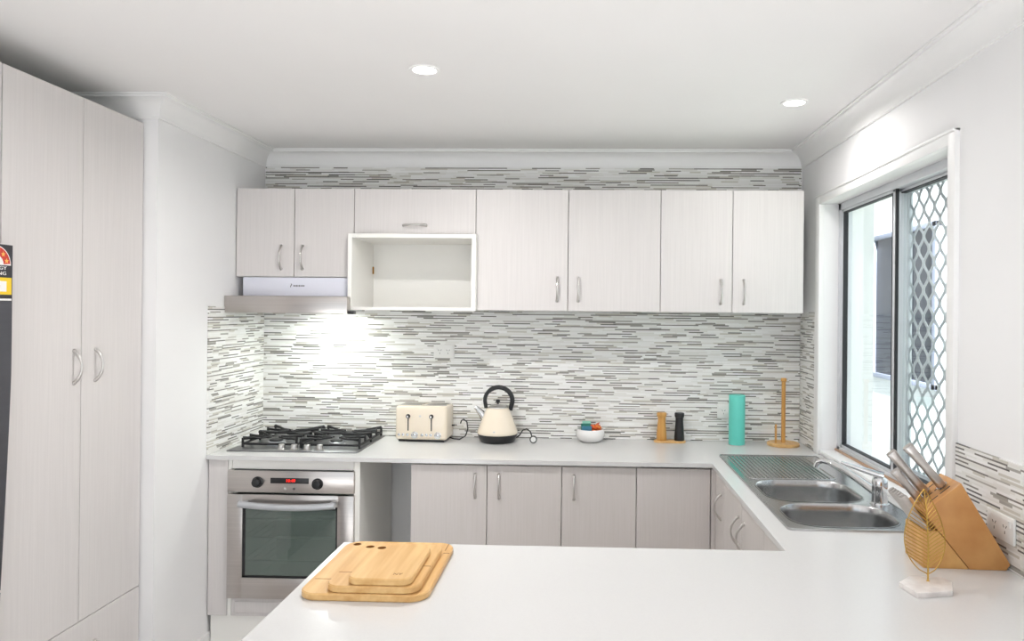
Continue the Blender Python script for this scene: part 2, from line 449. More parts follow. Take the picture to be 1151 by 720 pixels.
# ------------------------------------------------------------------ wall cabinets
YU = 3.637; YB = D-TK-.001; UZ0, UZ1 = 1.584, 2.187
def wall_cab(label, x0,x1,z0,z1, splits, handles, name='wall_cabinet'):
    c = thing(name, label, 'cabinet', ((x0+x1)/2, YB, z0), group='wall cabinets along the back wall')
    part('carcass', carcass(MB(), x0+.001,x1-.001, YU+.019, YB, z0,z1), M['white'], c, world=True)
    xs = [x0]+splits+[x1]
    for i in range(len(xs)-1):
        d = door_y(c, xs[i], xs[i+1], YU, z0, z1, M['lam'])
        for (hx,hz,rot) in handles:
            if xs[i] < hx < xs[i+1]: handle(d, (hx, YU, hz), rot)
    return c
wall_cab('short two-door wall cabinet directly over the range hood', XL+.003,-1.153,1.743,UZ1,[-1.455],[(-1.521,1.841,(0,0,0)),(-1.413,1.841,(0,0,0))])
wall_cab('low wall cabinet with one lift-up door and horizontal handle above the open niche', -1.153,-.543,1.962,UZ1,[],[(-.848,2.005,(0,PI/2,0))])
wall_cab('wide two-door wall cabinet beside the open niche, above the kettle', -.543,.371,UZ0,UZ1,[-.084],[(-.137,1.693,(0,0,0)),(-.033,1.693,(0,0,0))])
wall_cab('two-door wall cabinet nearest the window', .371,1.069,UZ0,UZ1,[.723],[(.667,1.687,(0,0,0)),(.779,1.687,(0,0,0))])

ns = thing('microwave_shelf', 'white open box niche without a door below the lift-up wall cabinet', 'shelf', (-.849, YB, 1.581))
x0,x1,y0,z0,z1,t = -1.165,-.5335,3.579,1.581,1.957,.020
part('side_panel', MB().box(x0,x0+t,y0,YB,z0,z1,.001,1), M['white'], ns, world=True)
part('side_panel', MB().box(x1-t,x1,y0,YU-.001,z0,z1,.001,1).box(x1-t-.011,x1-.011,YU-.001,YB,z0,z1), M['white'], ns, world=True)
part('top_panel', MB().box(x0+t,x1-t-.0,y0,YU-.001,z1-t,z1,.001,1).box(x0+t,x1-t-.011,YU-.001,YB,z1-t,z1), M['white'], ns, world=True)
part('bottom_panel', MB().box(x0+t,x1-t,y0,YU-.001,z0,z0+.016,.001,1).box(x0+t,x1-t-.011,YU-.001,YB,z0,z0+.016), M['white'], ns, world=True)
part('back_panel', MB().box(x0+t,x1-t-.011,YB-.008,YB,z0+.016,z1-t), M['white'], ns, world=True)
part('cable_clip', MB().box(x0+t,x0+t+.006,3.93,3.944,1.775,1.815,.002), M['brass'], ns, 'brass clip', world=True)

# ------------------------------------------------------------------ range hood
rh = thing('range_hood', 'slide-out stainless range hood with white body under the short wall cabinet', 'range hood', (-1.45, YB, 1.562))
part('body', MB().box(-1.714,-1.172,YU,YB,1.648,1.741,.003), M['hoodw'], rh, world=True)
m = MB(); m.box(-1.748,-1.172,3.575,YB,1.580,1.647,.002); 
part('canopy', m, M['steel'], rh, world=True)
m = MB(); m.box(-1.750,-1.1475,3.520,3.574,1.563,1.645,.002)
part('visor', m, M['steel'], rh, world=True)
part('end_cap', MB().box(-1.1470,-1.118,3.530,3.570,1.560,1.576,.002), M['black'], rh, world=True)
part('filter', MB().box(-1.72,-1.20,3.60,3.93,1.576,1.580), M['alu'], rh, world=True)
m = MB()                                     # small emblem and illegible maker's lettering
ys = YU-.0006
pts = []
for k in range(13):
    t = k/12; a = t*2*PI*.9
    pts.append((-1.470+.006*math.cos(PI*.15+t*1.0)*math.sin(a*1.0), ys, 1.709-.017*t))
m.tube(pts, .0017, 6)
x = -1.457
for w,h in ((.004,.008),(.004,.006),(.005,.008),(.004,.006),(.006,.008),(.004,.006),(.005,.007),(.006,.006)):
    m.box(x,x+w,ys-.0006,ys+.0008,1.698-h/2+.001,1.698+h/2+.001); x += w+.0025
part('maker_mark', m, M['ink'], rh, 'small grey emblem and lettering', world=True)
part('lamp', MB().lathe([(.028,0),(.028,.006),(.024,.007)], (-1.33,3.80,1.569), 24), M['hoodlamp'], rh, 'glowing lamp lens', world=True)

# ------------------------------------------------------------------ base cabinets
BZ1 = .877; BYF = 3.387; PZ = .15
oc = thing('oven_cabinet', 'built-in oven housing with filler panel against the left wall', 'cabinet', (-1.39, D-.02, 0), group='base cabinets')
m = MB(); m.box(XL+.004,-1.657,BYF,BYF+.018,PZ,BZ1,.001,1)
part('filler_panel', m, M['lam'], oc, world=True)
part('side_panel', MB().box(-1.655,-1.638,BYF+.001,D-.02,PZ,BZ1), M['white'], oc, world=True)
part('side_panel', MB().box(-1.062,-1.034,BYF-.002,D-.02,0,BZ1,.001,1), M['white'], oc, world=True)
part('top_rail', MB().box(-1.636,-1.064,BYF,BYF+.018,.836,BZ1,.001,1), M['white'], oc, world=True)
m = MB(); m.box(-1.636,-1.064,BYF,BYF+.018,.150,.234,.001,1); m.box(-1.62,-1.08,BYF-.004,BYF,.165,.218,.003)
part('bottom_rail', m, M['lam'], oc, world=True)
part('plinth', MB().box(XL+.014,-1.064,BYF+.012,BYF+.028,0,.149), M['white'], oc, world=True)

def base_cab(label, x0,x1, splits, hs):
    c = thing('base_cabinet', label, 'cabinet', ((x0+x1)/2, D-.02, 0), group='base cabinets')
    part('carcass', carcass(MB(), x0+.001,x1-.001,BYF+.019,D-.02,PZ,BZ1), M['white'], c, world=True)
    part('plinth', MB().box(x0+.001,x1-.001,BYF+.045,BYF+.060,0,PZ), M['white'], c, world=True)
    xs = [x0]+splits+[x1]
    for i in range(len(xs)-1):
        d = door_y(c, xs[i], xs[i+1], BYF, PZ, BZ1-.006, M['lamx'])
        for hx in hs:
            if xs[i] < hx < xs[i+1]: handle(d, (hx, BYF, .776), L=.112)
    return c
base_cab('two-door base cabinet beside the open gap, under the kettle', -.797,-.098,[-.443],[-.498,-.387])
base_cab('single-door base cabinet with its handle at the left, under the white bowl', -.098,.245,[],[-.042])
# corner cabinet: blank leaf on the back run, narrow leaf with a handle on the sink run
XF = .604
cc = thing('corner_cabinet', 'corner base cabinet with a blank door and a narrow handled door', 'cabinet', (.7, D-.02, 0), group='base cabinets')
m = MB(); m.box(.246,.262,BYF+.019,D-.02,PZ,BZ1); m.box(.262,XR-.003,D-.036,D-.02,PZ,BZ1); m.box(.262,XR-.003,BYF+.019,D-.037,PZ,PZ+.016)
m.box(XF+.019,XR-.003,3.172,3.188,PZ,BZ1); m.box(XF+.019,XR-.003,3.189,BYF+.018,PZ,PZ+.016)
part('carcass', m, M['white'], cc, world=True)
part('plinth', MB().box(.246,XF+.06,BYF+.045,BYF+.060,0,PZ).box(XF+.045,XF+.060,3.172,BYF+.045,0,PZ), M['white'], cc, world=True)
door_y(cc, .245,.583,BYF,PZ,BZ1-.006,M['lamx'])
part('corner_post', MB().box(.585,XF+.016,BYF-.012,BYF+.018,PZ,BZ1-.006), M['lamx'], cc, world=True)
def door_x(parent, y0,y1,xf,z0,z1,mt,g=.0016,t=.018):
    return part('door', MB().box(xf,xf+t,y0+g,y1-g,z0+g,z1-g,.0012,1), mt, parent, world=True)
d = door_x(cc, 3.172,3.372,XF,PZ,BZ1-.006,M['lamx']); handle(d, (XF,3.235,.738), (0,0,-PI/2), L=.112, H=.030)
sk = thing('sink_cabinet', 'two-door base cabinet under the sink', 'cabinet', (.88, 2.80, 0), group='base cabinets')
m = MB(); m.box(XF+.019,XR-.003,3.154,3.170,PZ,BZ1); m.box(XF+.019,XR-.003,2.150,2.166,PZ,BZ1); m.box(XF+.019,XR-.003,2.167,3.153,PZ,PZ+.016); m.box(XR-.019,XR-.003,2.167,3.153,PZ+.017,BZ1)
part('carcass', m, M['white'], sk, world=True)
part('plinth', MB().box(XF+.045,XF+.060,2.150,3.170,0,PZ), M['white'], sk, world=True)
d = door_x(sk, 2.822,3.172,XF,PZ,BZ1-.006,M['lamx']); handle(d, (XF,2.872,.742), (0,0,-PI/2), L=.112, H=.030)
d = door_x(sk, 2.472,2.822,XF,PZ,BZ1-.006,M['lamx']); handle(d, (XF,2.772,.742), (0,0,-PI/2), L=.112, H=.030)
part('filler_panel', MB().box(XF,XF+.018,2.150,2.470,PZ,BZ1-.006), M['lamx'], sk, world=True)
# peninsula base
pc = thing('peninsula_cabinet', 'base cabinet carrying the peninsula worktop', 'cabinet', (.2, 1.8, 0), group='base cabinets')
m = MB(); m.box(-.66,-.642,1.52,2.10,0,BZ1); m.box(XR-.02,XR-.003,1.52,2.10,0,BZ1); m.box(-.641,XR-.021,1.52,1.538,0,BZ1); m.box(-.641,XR-.021,1.539,2.08,PZ,PZ+.016)
part('carcass', m, M['lam'], pc, world=True)
for i in range(3):
    d = part('door', MB().box(-.64+i*.41+.0016,-.64+(i+1)*.41-.0016,2.082,2.100,PZ,BZ1-.006,.0012,1), M['lamx'], pc, world=True)
    handle(d, (-.64+i*.41+.36, 2.100, .776), (0,0,PI), L=.112)

# ------------------------------------------------------------------ worktop (one continuous U)
outer = [(XL+.001,D-.0005),(XL+.001,YF),(XIN,YF),(XIN,YP),(XPL,YP),(XPL,YPF),(XR-.001,YPF),(XR-.001,D-.0005)]
SH = rrect(.670,1.054,2.362,3.042,.06)
o = finish('worktop', MB().plate(outer, [SH], CT-.020, CT), M['stone'], loc=(.2,2.6,CT-.02), smooth=30)
tag(o, 'white stone worktop running round the back, sink and peninsula sides', 'worktop')

# ------------------------------------------------------------------ oven
ov = thing('oven', 'built-in stainless electric oven with glass door and red clock', 'oven', (-1.353, 3.62, .237))
ox0, ox1, oy = -1.650, -1.0565, 3.366
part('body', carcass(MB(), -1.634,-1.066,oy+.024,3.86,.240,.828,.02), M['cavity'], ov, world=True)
pn = part('control_panel', MB().box(ox0,ox1,oy,oy+.022,.731,.833,.002), M['steel'], ov, world=True)
part('top_trim', MB().box(-1.62,ox1-.01,oy+.004,oy+.02,.8335,.8355), M['black'], ov, world=True)
ds = part('display', MB().box(-1.447,-1.267,oy-.0012,oy+.001,.775,.801,.0005), M['black'], ov, world=True)
m = MB(); add_text(m, '10:49', .021, Matrix.Translation((-1.352,oy-.0020,.788)) @ FACE_MY)
m.shift(-Vector(ov.location)); dg = finish('clock_digits', m, M['digit'], ds); dg['label'] = 'glowing red clock digits'
for (x,z) in ((-1.507,.780),(-1.226,.776)):
    k = part('knob', MB().lathe([(.026,0),(.026,-.004),(.021,-.006),(.019,-.024),(.016,-.026)], (x,oy,z), 28, 'y'), M['black'], pn, 'black dial knob', world=True)
for x in (-1.377,-1.335): part('button', MB().lathe([(.006,0),(.006,-.003)], (x,oy,.752), 14,'y'), M['chrome'], pn, world=True)
# door frame with window
dz0, dz1, wx0, wx1, wz0, wz1 = .239, .722, -1.578, -1.133, .336, .668
m = MB(); m.box(ox0,wx0,oy,oy+.022,dz0,dz1,.002); m.box(wx1,ox1,oy,oy+.022,dz0,dz1,.002); m.box(wx0-.003,wx1+.003,oy+.0002,oy+.022,dz0,wz0,.0015); m.box(wx0-.003,wx1+.003,oy+.0002,oy+.022,wz1,dz1,.0015)
od = part('door', m, M['steel'], ov, world=True)
m = MB(); e = .014
for a in ((wx0,wx0+e,wz0,wz1),(wx1-e*.5,wx1,wz0,wz1),(wx0,wx1,wz0,wz0+e*.8),(wx0,wx1,wz1-e,wz1)): m.box(a[0],a[1],oy+.003,oy+.010,a[2],a[3])
part('window_surround', m, M['black'], od, world=True)
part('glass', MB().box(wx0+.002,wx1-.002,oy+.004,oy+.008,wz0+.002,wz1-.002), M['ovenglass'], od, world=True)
pts = []
for i in range(17):
    s = 2*i/16-1
    pts.append((-1.3545+s*.222, oy-.046+.010*s*s, .676+.010*s*s))
m = MB(); m.tube(pts, .0155, 12, flat=1.0, up=(0,0,1))
for s in (-1,1): m.box(-1.3545+s*.205-.012,-1.3545+s*.205+.012,oy-.036,oy,.676,.696,.003)
part('handle', m, M['alu'], od, world=True)
for z,xa in ((.592,-1.50),(.505,-1.56),(.395,-1.56)):
    m = MB(); m.tube([(-1.612,3.43,z),(-1.088,3.43,z)], .0035, 8); m.tube([(-1.612,3.80,z),(-1.088,3.80,z)], .0035, 8)
    for i in range(14): m.tube([(-1.60+i*.0385,3.43,z+.004),(-1.60+i*.0385,3.80,z+.004)], .0016, 6)
    part('rack', m, M['rack'], ov, 'chrome wire rack behind the glass', world=True)

# ------------------------------------------------------------------ gas hob
hx0,hx1,hy0,hy1 = -1.704,-1.072,3.462,3.950
hb = thing('gas_hob', 'stainless four-burner gas hob with black trivets set in the worktop', 'hob', ((hx0+hx1)/2,(hy0+hy1)/2,CT))
part('plate', MB().box(hx0,hx1,hy0,hy1,CT,CT+.007,.003), M['hobsteel'], hb, world=True)
hz = CT+.007
burn = [(-1.535,3.635,.040),(-1.535,3.835,.032),(-1.232,3.64,.036),(-1.232,3.835,.046)]
for (x,y,r) in burn:
    b = part('burner', MB().lathe([(r*1.25,0),(r*1.25,.004),(r,.008),(r,.016),(r*.9,.018)], (x,y,hz), 28), M['alu'], hb, world=True)
    part('burner_cap', MB().lathe([(r*.82,.018),(r*.84,.024),(r*.6,.027),(0,.0275)], (x,y,hz), 28), M['iron'], b, world=True)
for i in range(4):
    part('knob', MB().lathe([(.019,0),(.019,.004),(.015,.006),(.014,.024),(.011,.026)], (-1.452+i*.062,3.500,hz), 20), M['nickel'], hb, 'silver control knob', world=True)
for tx0,tx1,bi in ((-1.664,-1.398,(0,1)),(-1.376,-1.088,(2,3))):
    m = MB(); ty0,ty1 = 3.548,3.930
    zl, zt = hz+.016, hz+.040
    q = [(tx0,ty0),(tx1,ty0),(tx1,ty1),(tx0,ty1)]
    for a,b in ((0,1),(1,2),(2,3),(3,0)):
        m.tube([(q[a][0],q[a][1],zl),(q[b][0],q[b][1],zl)], .0058, 8)
    for (x,y) in q:
        m.tube([(x,y,hz),(x,y,zt+.004)], .0062, 8)
    ym = (ty0+ty1)/2
    m.tube([(tx0,ym,zl),(tx0+.02,ym,zt),(tx1-.02,ym,zt),(tx1,ym,zl)], .0055, 8)
    for (x,y) in ((tx0,ym),(tx1,ym)): m.tube([(x,y,hz),(x,y,zt+.003)], .006, 8)
    for j in bi:
        bx,by,br = burn[j]
        ya, yb = (ty0,ym) if by < ym else (ym,ty1)
        for (sx,sy) in ((tx0,ya),(tx1,ya),(tx0,yb),(tx1,yb)):
            dx,dy = bx-sx, by-sy; l = math.hypot(dx,dy); f = max(0,(l-br*.6)/l)
            m.tube([(sx,sy,zt+.003),(sx+dx*.25,sy+dy*.25,zt+.001),(sx+dx*.6*f,sy+dy*.6*f,zt-.004),(sx+dx*f,sy+dy*f,zt-.002)], [.0095,.0065,.005,.0045], 8)
        for (sx,sy,tx_,ty_) in ((tx0,by,bx-br*.6,by),(tx1,by,bx+br*.6,by)):
            m.tube([(sx,sy,zl),(sx,sy,zt+.004),(sx+(tx_-sx)*.3,by,zt),(tx_,by,zt-.002)], [.006,.0098,.0058,.0045], 8)
    part('trivet', m, M['iron'], hb, 'black cast iron trivet', world=True)

# ------------------------------------------------------------------ sink
sx0,sx1,sy0_,sy1_ = .648,1.112,2.343,3.556
sn = thing('sink', 'stainless double-bowl sink with ridged drainer set in the worktop', 'sink', (.88,2.95,CT))
bowls = [(.682,1.042,2.690,3.030),(.682,1.042,2.374,2.660)]
def bl(b, e, z, r): return [(x,y,z) for x,y in rrect(b[0]+e,b[1]-e,b[2]+e,b[3]-e,max(r-e,.01),10)]
zt = CT+.005
m = MB().plate(rrect(sx0,sx1,sy0_,sy1_,.02), [[(x,y) for x,y,z in bl(b,0,0,.105)] for b in bowls], CT, zt)
m.tube([(x,y,zt) for x,y in rrect(sx0+.003,sx1-.003,sy0_+.003,sy1_-.003,.018)], .003, 6, closed=True)
part('deck', m, M['steelx'], sn, world=True)
for b in bowls:
    m = MB(); depth = .165
    loops = [bl(b,-.004,zt+.0012,.105), bl(b,.0,zt+.0015,.105), bl(b,.004,zt-.004,.105), bl(b,.005,zt-.03,.104), bl(b,.009,zt-depth+.04,.100), bl(b,.028,zt-depth+.012,.09), bl(b,.055,zt-depth,.08)]
    m.loft(loops, cap1=True)
    bo = part('basin', m, M['steelx'], sn, world=True)
    part('drain', MB().lathe([(.040,0),(.040,.003),(.032,.002),(.0,.001)], ((b[0]+b[1])/2,(b[2]+b[3])/2,zt-depth+.0005), 24), M['chrome'], bo, world=True)
m = MB()
for i in range(19):
    x = .696+i*.0178
    m.tube([(x,3.075,zt),(x,3.085,zt+.0015),(x,3.500,zt+.0015),(x,3.51,zt)], .0032, 8)
m.tube([(x,y,zt) for x,y in rrect(.680,1.040,3.050,3.530,.03)], .0030, 6, closed=True)
part('drainboard_ridges', m, M['steelx'], sn, world=True)

# mixer tap
tp = thing('mixer_tap', 'chrome lever mixer tap with long spout at the back of the sink', 'tap', (1.062,2.674,CT+.005))
m = MB(); m.lathe([(.033,0),(.033,.004),(.028,.008),(.025,.040),(.0265,.044),(.0265,.082),(.024,.092),(.013,.100),(0,.102)], (0,0,0), 28)
part('body', m, M['chrome'], tp)
m = MB(); m.tube([(0,.0,.032),(-.012,.06,.044),(-.030,.14,.060),(-.050,.22,.076),(-.072,.285,.087),(-.096,.325,.089),(-.112,.342,.080),(-.117,.347,.060)], [.018,.0165,.015,.0145,.0140,.014,.0140,.0145], 16, flat=.85)
part('spout', m, M['chrome'], tp)
m = MB(); m.tube([(.010,-.006,.102),(-.030,.010,.112),(-.080,.034,.126),(-.120,.052,.138)], [.023,.019,.014,.008], 14, flat=.6, up=(0,0,1))
part('lever', m, M['chrome'], tp)

# ------------------------------------------------------------------ toaster
ts = thing('toaster', 'cream four-slice toaster with two levers on the back worktop', 'toaster', (-.838,3.868,CT), rotz=math.radians(-3.5))
TW, TD = .272, .158
m = MB(); m.box(-TW/2,TW/2,-TD/2,TD/2,.010,.186,.016,4)
part('body', m, M['cream'], ts)
part('base', MB().box(-TW/2+.014,TW/2-.014,-TD/2+.010,TD/2-.010,0,.011,.003), M['black'], ts)
m = MB()
for x in (-.067,.067):
    for y in (-.028,.030): m.box(x-.055,x+.055,y-.015,y+.015,.1855,.1872,.0005)
part('slot', m, M['black'], ts)
m = MB()
for x in (-.067,.067):
    for y in (-.028,.030):
        for s in (-1,1): m.tube([(x-.055,y+s*.015,.187),(x+.055,y+s*.015,.187)], .0022, 6)
part('slot_rim', m, M['nickel'], ts)
fy = -TD/2
for x in (-.067,.056):
    g = part('lever_track', MB().box(x-.0032,x+.0032,fy-.0006,fy+.001,.058,.130,.0004,1), M['slot'], ts)
    l = part('lever', MB().lathe([(.0115,0),(.0115,-.004),(.009,-.014),(.006,-.017)], (x,fy,.133), 18,'y'), M['black'], ts)
    part('lever_cap', MB().lathe([(.006,-.017),(.005,-.020),(0,-.0205)], (x,fy,.133), 16,'y'), M['chrome'], l)
for x in (-.032,.090):
    m = MB(); m.lathe([(.0185,0),(.0185,-.003),(.0150,-.004),(.0140,-.016),(.011,-.018),(0,-.018)], (x,fy,.036), 24,'y')
    part('dial', m, M['chrome'], ts)
for x0_ in (-.115,.008):
    for k in range(3):
        part('button', MB().lathe([(.0078,0),(.0078,-.003),(.0055,-.004),(0,-.0042)], (x0_+k*.0225,fy,.037), 16,'y'), M['chrome'], ts)
part('badge', MB().lathe([(.006,0),(.006,-.001),(0,-.0012)], (-.004,fy,.134), 6,'y'), M['nickel'], ts)
m = MB(); m.tube([(.130,.02,.012),(.150,.015,.006),(.185,.010,.0045),(.212,.03,.020),(.222,.04,.055),(.214,.05,.092),(.195,.055,.104),(.182,.06,.095),(.176,.068,.080)], .0035, 8)
part('cord', m, M['black'], ts)
part('cord_clip', MB().box(.136,.152,.03,.045,.070,.078,.002), M['black'], ts)

# ------------------------------------------------------------------ kettle
kt = thing('kettle', 'cream pyramid kettle with black arched handle next to the toaster', 'kettle', (-.449,3.840,CT))
part('base', MB().lathe([(.078,0),(.088,.004),(.098,.022),(.104,.040),(.104,.044)], seg=48), M['black'], kt)
part('body', MB().lathe([(.104,.044),(.1065,.050),(.104,.060),(.095,.085),(.082,.120),(.070,.150),(.064,.166),(.060,.174),(.052,.178),(.050,.178)], seg=48), M['cream'], kt)
part('lid', MB().lathe([(.050,.177),(.048,.184),(.036,.192),(.018,.197),(0,.198)], seg=36), M['nickel'], kt)
part('lid_knob', MB().lathe([(.006,.196),(.006,.203),(.011,.207),(.011,.218),(.008,.221),(0,.2215)], seg=20), M['black'], kt)
pts = []; 
for k in range(19):
    a = math.radians(195-210*k/18); pts.append((.004+.072*math.cos(a), 0, .216+.068*math.sin(a)))
pts = [(-.062,0,.175)]+pts+[(.066,0,.165)]
part('handle', MB().tube(pts, [.009]+[.0105]*6+[.012]*7+[.0125]*6+[.011], 12, flat=1.0, up=(0,1,0)), M['black'], kt)
m = MB(); m.tube([(-.062,0,.118),(-.088,0,.150),(-.108,0,.172),(-.118,0,.178)], [.025,.018,.0135,.011], 18)
part('spout', m, M['chrome'], kt)
part('badge', MB().lathe([(.006,0),(.006,-.002),(0,-.0022)], (-.006,-.101,.064), 6,'y'), M['nickel'], kt)
m = MB(); m.tube([(.092,.02,.016),(.112,.02,.030),(.130,.025,.058),(.150,.028,.064),(.170,.02,.052),(.180,0,.030),(.186,-.015,.016)], .0035, 8)
part('cord', m, M['black'], kt)
m = MB(); m.lathe([(.0185,-.008),(.0195,0),(.0185,.008)], (.190,-.030,.020), 24,'y')
pl = part('power_plug', m, M['black'], kt)
m = MB(); m.lathe([(.014,0),(.013,-.004),(0,-.0045)], (.190,-.038,.020), 20,'y')
part('plug_face', m, M['plastic'], pl)

# ------------------------------------------------------------------ bowl with packets and sweets
bw = thing('bowl', 'white ceramic bowl holding packets and sweets on the back worktop', 'bowl', (.036,3.885,CT))
part('shell', MB().lathe([(.038,0),(.050,.002),(.068,.016),(.0760,.034),(.0745,.052),(.0690,.066),(.0670,.0675),(.0650,.066),(.0700,.050),(.0710,.034),(.060,.018),(.040,.009),(0,.008)], seg=48), M['ceramic'], bw)
def packet(label, mt, x,y,z,w,h,rz,tilt):
    m = MB(); m.box(-w/2,w/2,-.006,.006,0,h,.004,2); m.box(-w/2,w/2,-.0015,.0015,h-.002,h+.004)
    o = finish('packet', m, mt); o.location = (x,y,z); o.rotation_euler = (tilt,0,rz)
    tag(o, label, 'packet', 'packets in the white bowl')
packet('teal packet standing at the left inside the white bowl', M['packt'], .012,3.900,CT+.012,.050,.076,.1,.0)
packet('blue packet in front of the teal packet in the white bowl', M['packb'], .018,3.868,CT+.012,.052,.068,-.1,.05)
packet('pale mint packet behind the teal packet in the white bowl', M['packm'], .016,3.918,CT+.014,.046,.084,.0,-.05)
sw = None
for i in range(14):
    a = i*2.4; r = .010+.026*((i*37)%10)/10
    lv = i//5
    x, y, z = .066+r*math.cos(a)*(.85 if lv<2 else .9), 3.885+r*math.sin(a), CT+.028+lv*.025
    if sw is None:
        m = MB(); m.lathe([(0,-.0125),(.007,-.011),(.0115,-.005),(.012,.003),(.008,.010),(0,.0125)], seg=10)
        for s in (-1,1):
            m.tube([(s*.010,0,0),(s*.014,0,0),(s*.021,0,.001)], [.004,.0025,.008], 8, flat=.45)
        sw = finish('sweet', m, M['foilr']); o = sw
        m2 = sw.data.copy(); m2.materials.clear(); m2.materials.append(M['foilo'])
    else:
        o = sw.copy(); col.objects.link(o)
        if i%3==1: o.data = m2
    o.scale = (1.12,1.12,1.12); o.location = (x,y,z); o.rotation_euler = (random.uniform(-.6,.6), random.uniform(-.6,.6), random.uniform(0,6))
    tag(o, 'red and orange wrapped sweet heaped at the right side of the white bowl', 'sweet', 'wrapped sweets heaped in the white bowl')

# ------------------------------------------------------------------ grinders on tray
tr = finish('tray', MB().prism([(x,y) for x,y in rrect(.371,.539,3.868,3.938,.034,8)], 'z', CT, CT+.010, .002), M['bamboo'], loc=(.455,3.903,CT))
tag(tr, 'small oval wooden tray under the two pepper grinders', 'tray')
GP = [(.025,0),(.027,.003),(.0265,.02),(.0235,.06),(.0205,.10),(.0205,.118),(.0225,.122),(.0245,.126)]
GT = [(.0245,.1265),(.0255,.130),(.0255,.142),(.023,.146),(0,.147)]
for x,mt,lb in ((.412,'pine','tapered light wood grinder on the small wooden tray'),(.505,'black','tapered black grinder on the small wooden tray')):
    g = thing('pepper_grinder', lb, 'grinder', (x,3.903,CT+.010), group='pair of pepper grinders')
    part('body', MB().lathe(GP, seg=32), M[mt], g); part('cap', MB().lathe(GT, seg=32), M[mt], g)

# ------------------------------------------------------------------ teal canister, towel holder
cn = thing('canister', 'tall teal cylinder canister on the worktop in front of the wall socket', 'canister', (.795,3.850,CT))
part('body', MB().lathe([(.0405,.004),(.0415,.008),(.0415,.256),(.0405,.259),(.037,.260),(.036,.258),(0,.257)], seg=40), M['teal'], cn)
part('foot_ring', MB().lathe([(.039,0),(.0405,.001),(.0405,.004),(.039,.0045)], seg=40), M['nickel'], cn)
th = thing('paper_towel_holder', 'empty wooden paper towel holder in the corner by the window', 'towel holder', (1.036,3.858,CT))
part('base', MB().lathe([(.080,0),(.082,.003),(.082,.013),(.079,.016),(0,.016)], seg=40), M['bamboo'], th)
part('pole', MB().lathe([(.0105,.016),(.0105,.330),(.0145,.334),(.0145,.346),(.012,.349),(0,.350)], seg=20), M['pine'], th)
part('side_peg', MB().lathe([(.0055,.016),(.0055,.108),(.004,.112),(0,.113)], (-.043,-.018,0), seg=16), M['pine'], th)

# ------------------------------------------------------------------ power sockets
def outlet(label, cx, cz, w, face):
    loc = (cx, D-TK, cz) if face=='y' else (XR-TK, cx, cz)
    o = thing('power_outlet', label, 'socket', loc, rotz=0 if face=='y' else -PI/2, group='double power sockets')
    h = .072
    pl = part('faceplate', MB().box(-w/2,w/2,-.009,-.0003,-h/2,h/2,.003,2), M['plastic'], o)
    for s in (-1,1):
        part('switch', MB().box(s*w*.36-.0045,s*w*.36+.0045,-.0115,-.0085,.008,.024,.001), M['plastic'], o)
        m = MB()
        for dx,dz,r in ((-.0065,.006,.5),(.0065,.006,-.5),(0,-.010,0)):
            q = [(-.0011,-.004),(.0011,-.004),(.0011,.004),(-.0011,.004)]
            q = [(s*w*.2+dx+a*math.cos(r)-b*math.sin(r), dz+a*math.sin(r)+b*math.cos(r)) for a,b in q]
            m.prism(q,'y',-.0094,-.0088)
        part('pin_slots', m, M['slot'], o)
outlet('double white power socket on the mosaic above the toaster', -.757, 1.362, .112, 'y')
outlet('double white power socket on the mosaic behind the teal canister', .768, 1.058, .112, 'y')
outlet('double white power socket on the right wall behind the knife block', 2.055, 1.008, .130, 'x')

# ------------------------------------------------------------------ pantry, fridge
XP = -1.809
pt = thing('pantry_cabinet', 'tall two-door pantry cabinet with bottom drawer by the fridge', 'cabinet', (-2.1,2.59,0))
PY0, PM, PY1, PZ1 = 2.222, 2.592, YN-.004, 2.338
m = MB(); m.box(XA+.02,XP-.019,PY0,PY0+.016,0,PZ1); m.box(XA+.02,XP-.019,PY1-.016,PY1,0,PZ1); m.box(XA+.02,XP-.019,PY0+.017,PY1-.017,PZ1-.016,PZ1); m.box(XA+.02,XP-.019,PY0+.017,PY1-.017,.10,.116); m.box(XA+.001,XA+.02,PY0,PY1,0,PZ1)
part('carcass', m, M['white'], pt, world=True)
part('plinth', MB().box(XP-.06,XP-.045,PY0+.017,PY1-.017,0,.10), M['white'], pt, world=True)
def pdoor(nm,y0,y1,z0,z1,g=.0016): return part(nm, MB().box(XP-.018,XP,y0+g,y1-g,z0+g,z1-g,.0012,1), M['lam'], pt, world=True)
d = pdoor('door',PY0,PM,.449,PZ1); handle(d,(XP,2.553,1.370),(0,0,PI/2))
d = pdoor('door',PM,PY1,.449,PZ1); handle(d,(XP,2.668,1.370),(0,0,PI/2))
d = pdoor('drawer',PY0,PY1,.10,.449); handle(d,(XP,2.60,.385),(PI/2,0,PI/2))
# cabinet over the fridge
of = thing('overhead_cabinet', 'cabinet above the fridge, cut by the left edge of the photo', 'cabinet', (-2.1,1.7,1.87))
m = MB(); m.box(XA+.0005,XA+.02,1.40,2.220,1.87,PZ1); m.box(XA+.02,XP-.019,1.40,1.416,1.87,PZ1); m.box(XA+.02,XP-.019,2.204,2.220,1.87,PZ1); m.box(XA+.02,XP-.019,1.417,2.203,1.87,1.886); m.box(XA+.02,XP-.019,1.417,2.203,PZ1-.016,PZ1)
part('carcass', m, M['white'], of, world=True)
for y0_,y1_ in ((1.40,1.81),(1.81,2.220)):
    part('door', MB().box(XP-.018,XP,y0_+.0016,y1_-.0016,1.872,PZ1,.0012,1), M['lam'], of, world=True)
fr = thing('fridge', 'dark grey fridge with an energy sticker at the left edge of the photo', 'fridge', (-2.1,1.83,0))
FY0, FY1, FX = 1.44, 2.184, -1.741
part('body', MB().box(XA+.03,-1.83,FY0,FY1,.03,1.765,.006), M['fridge'], fr, world=True)
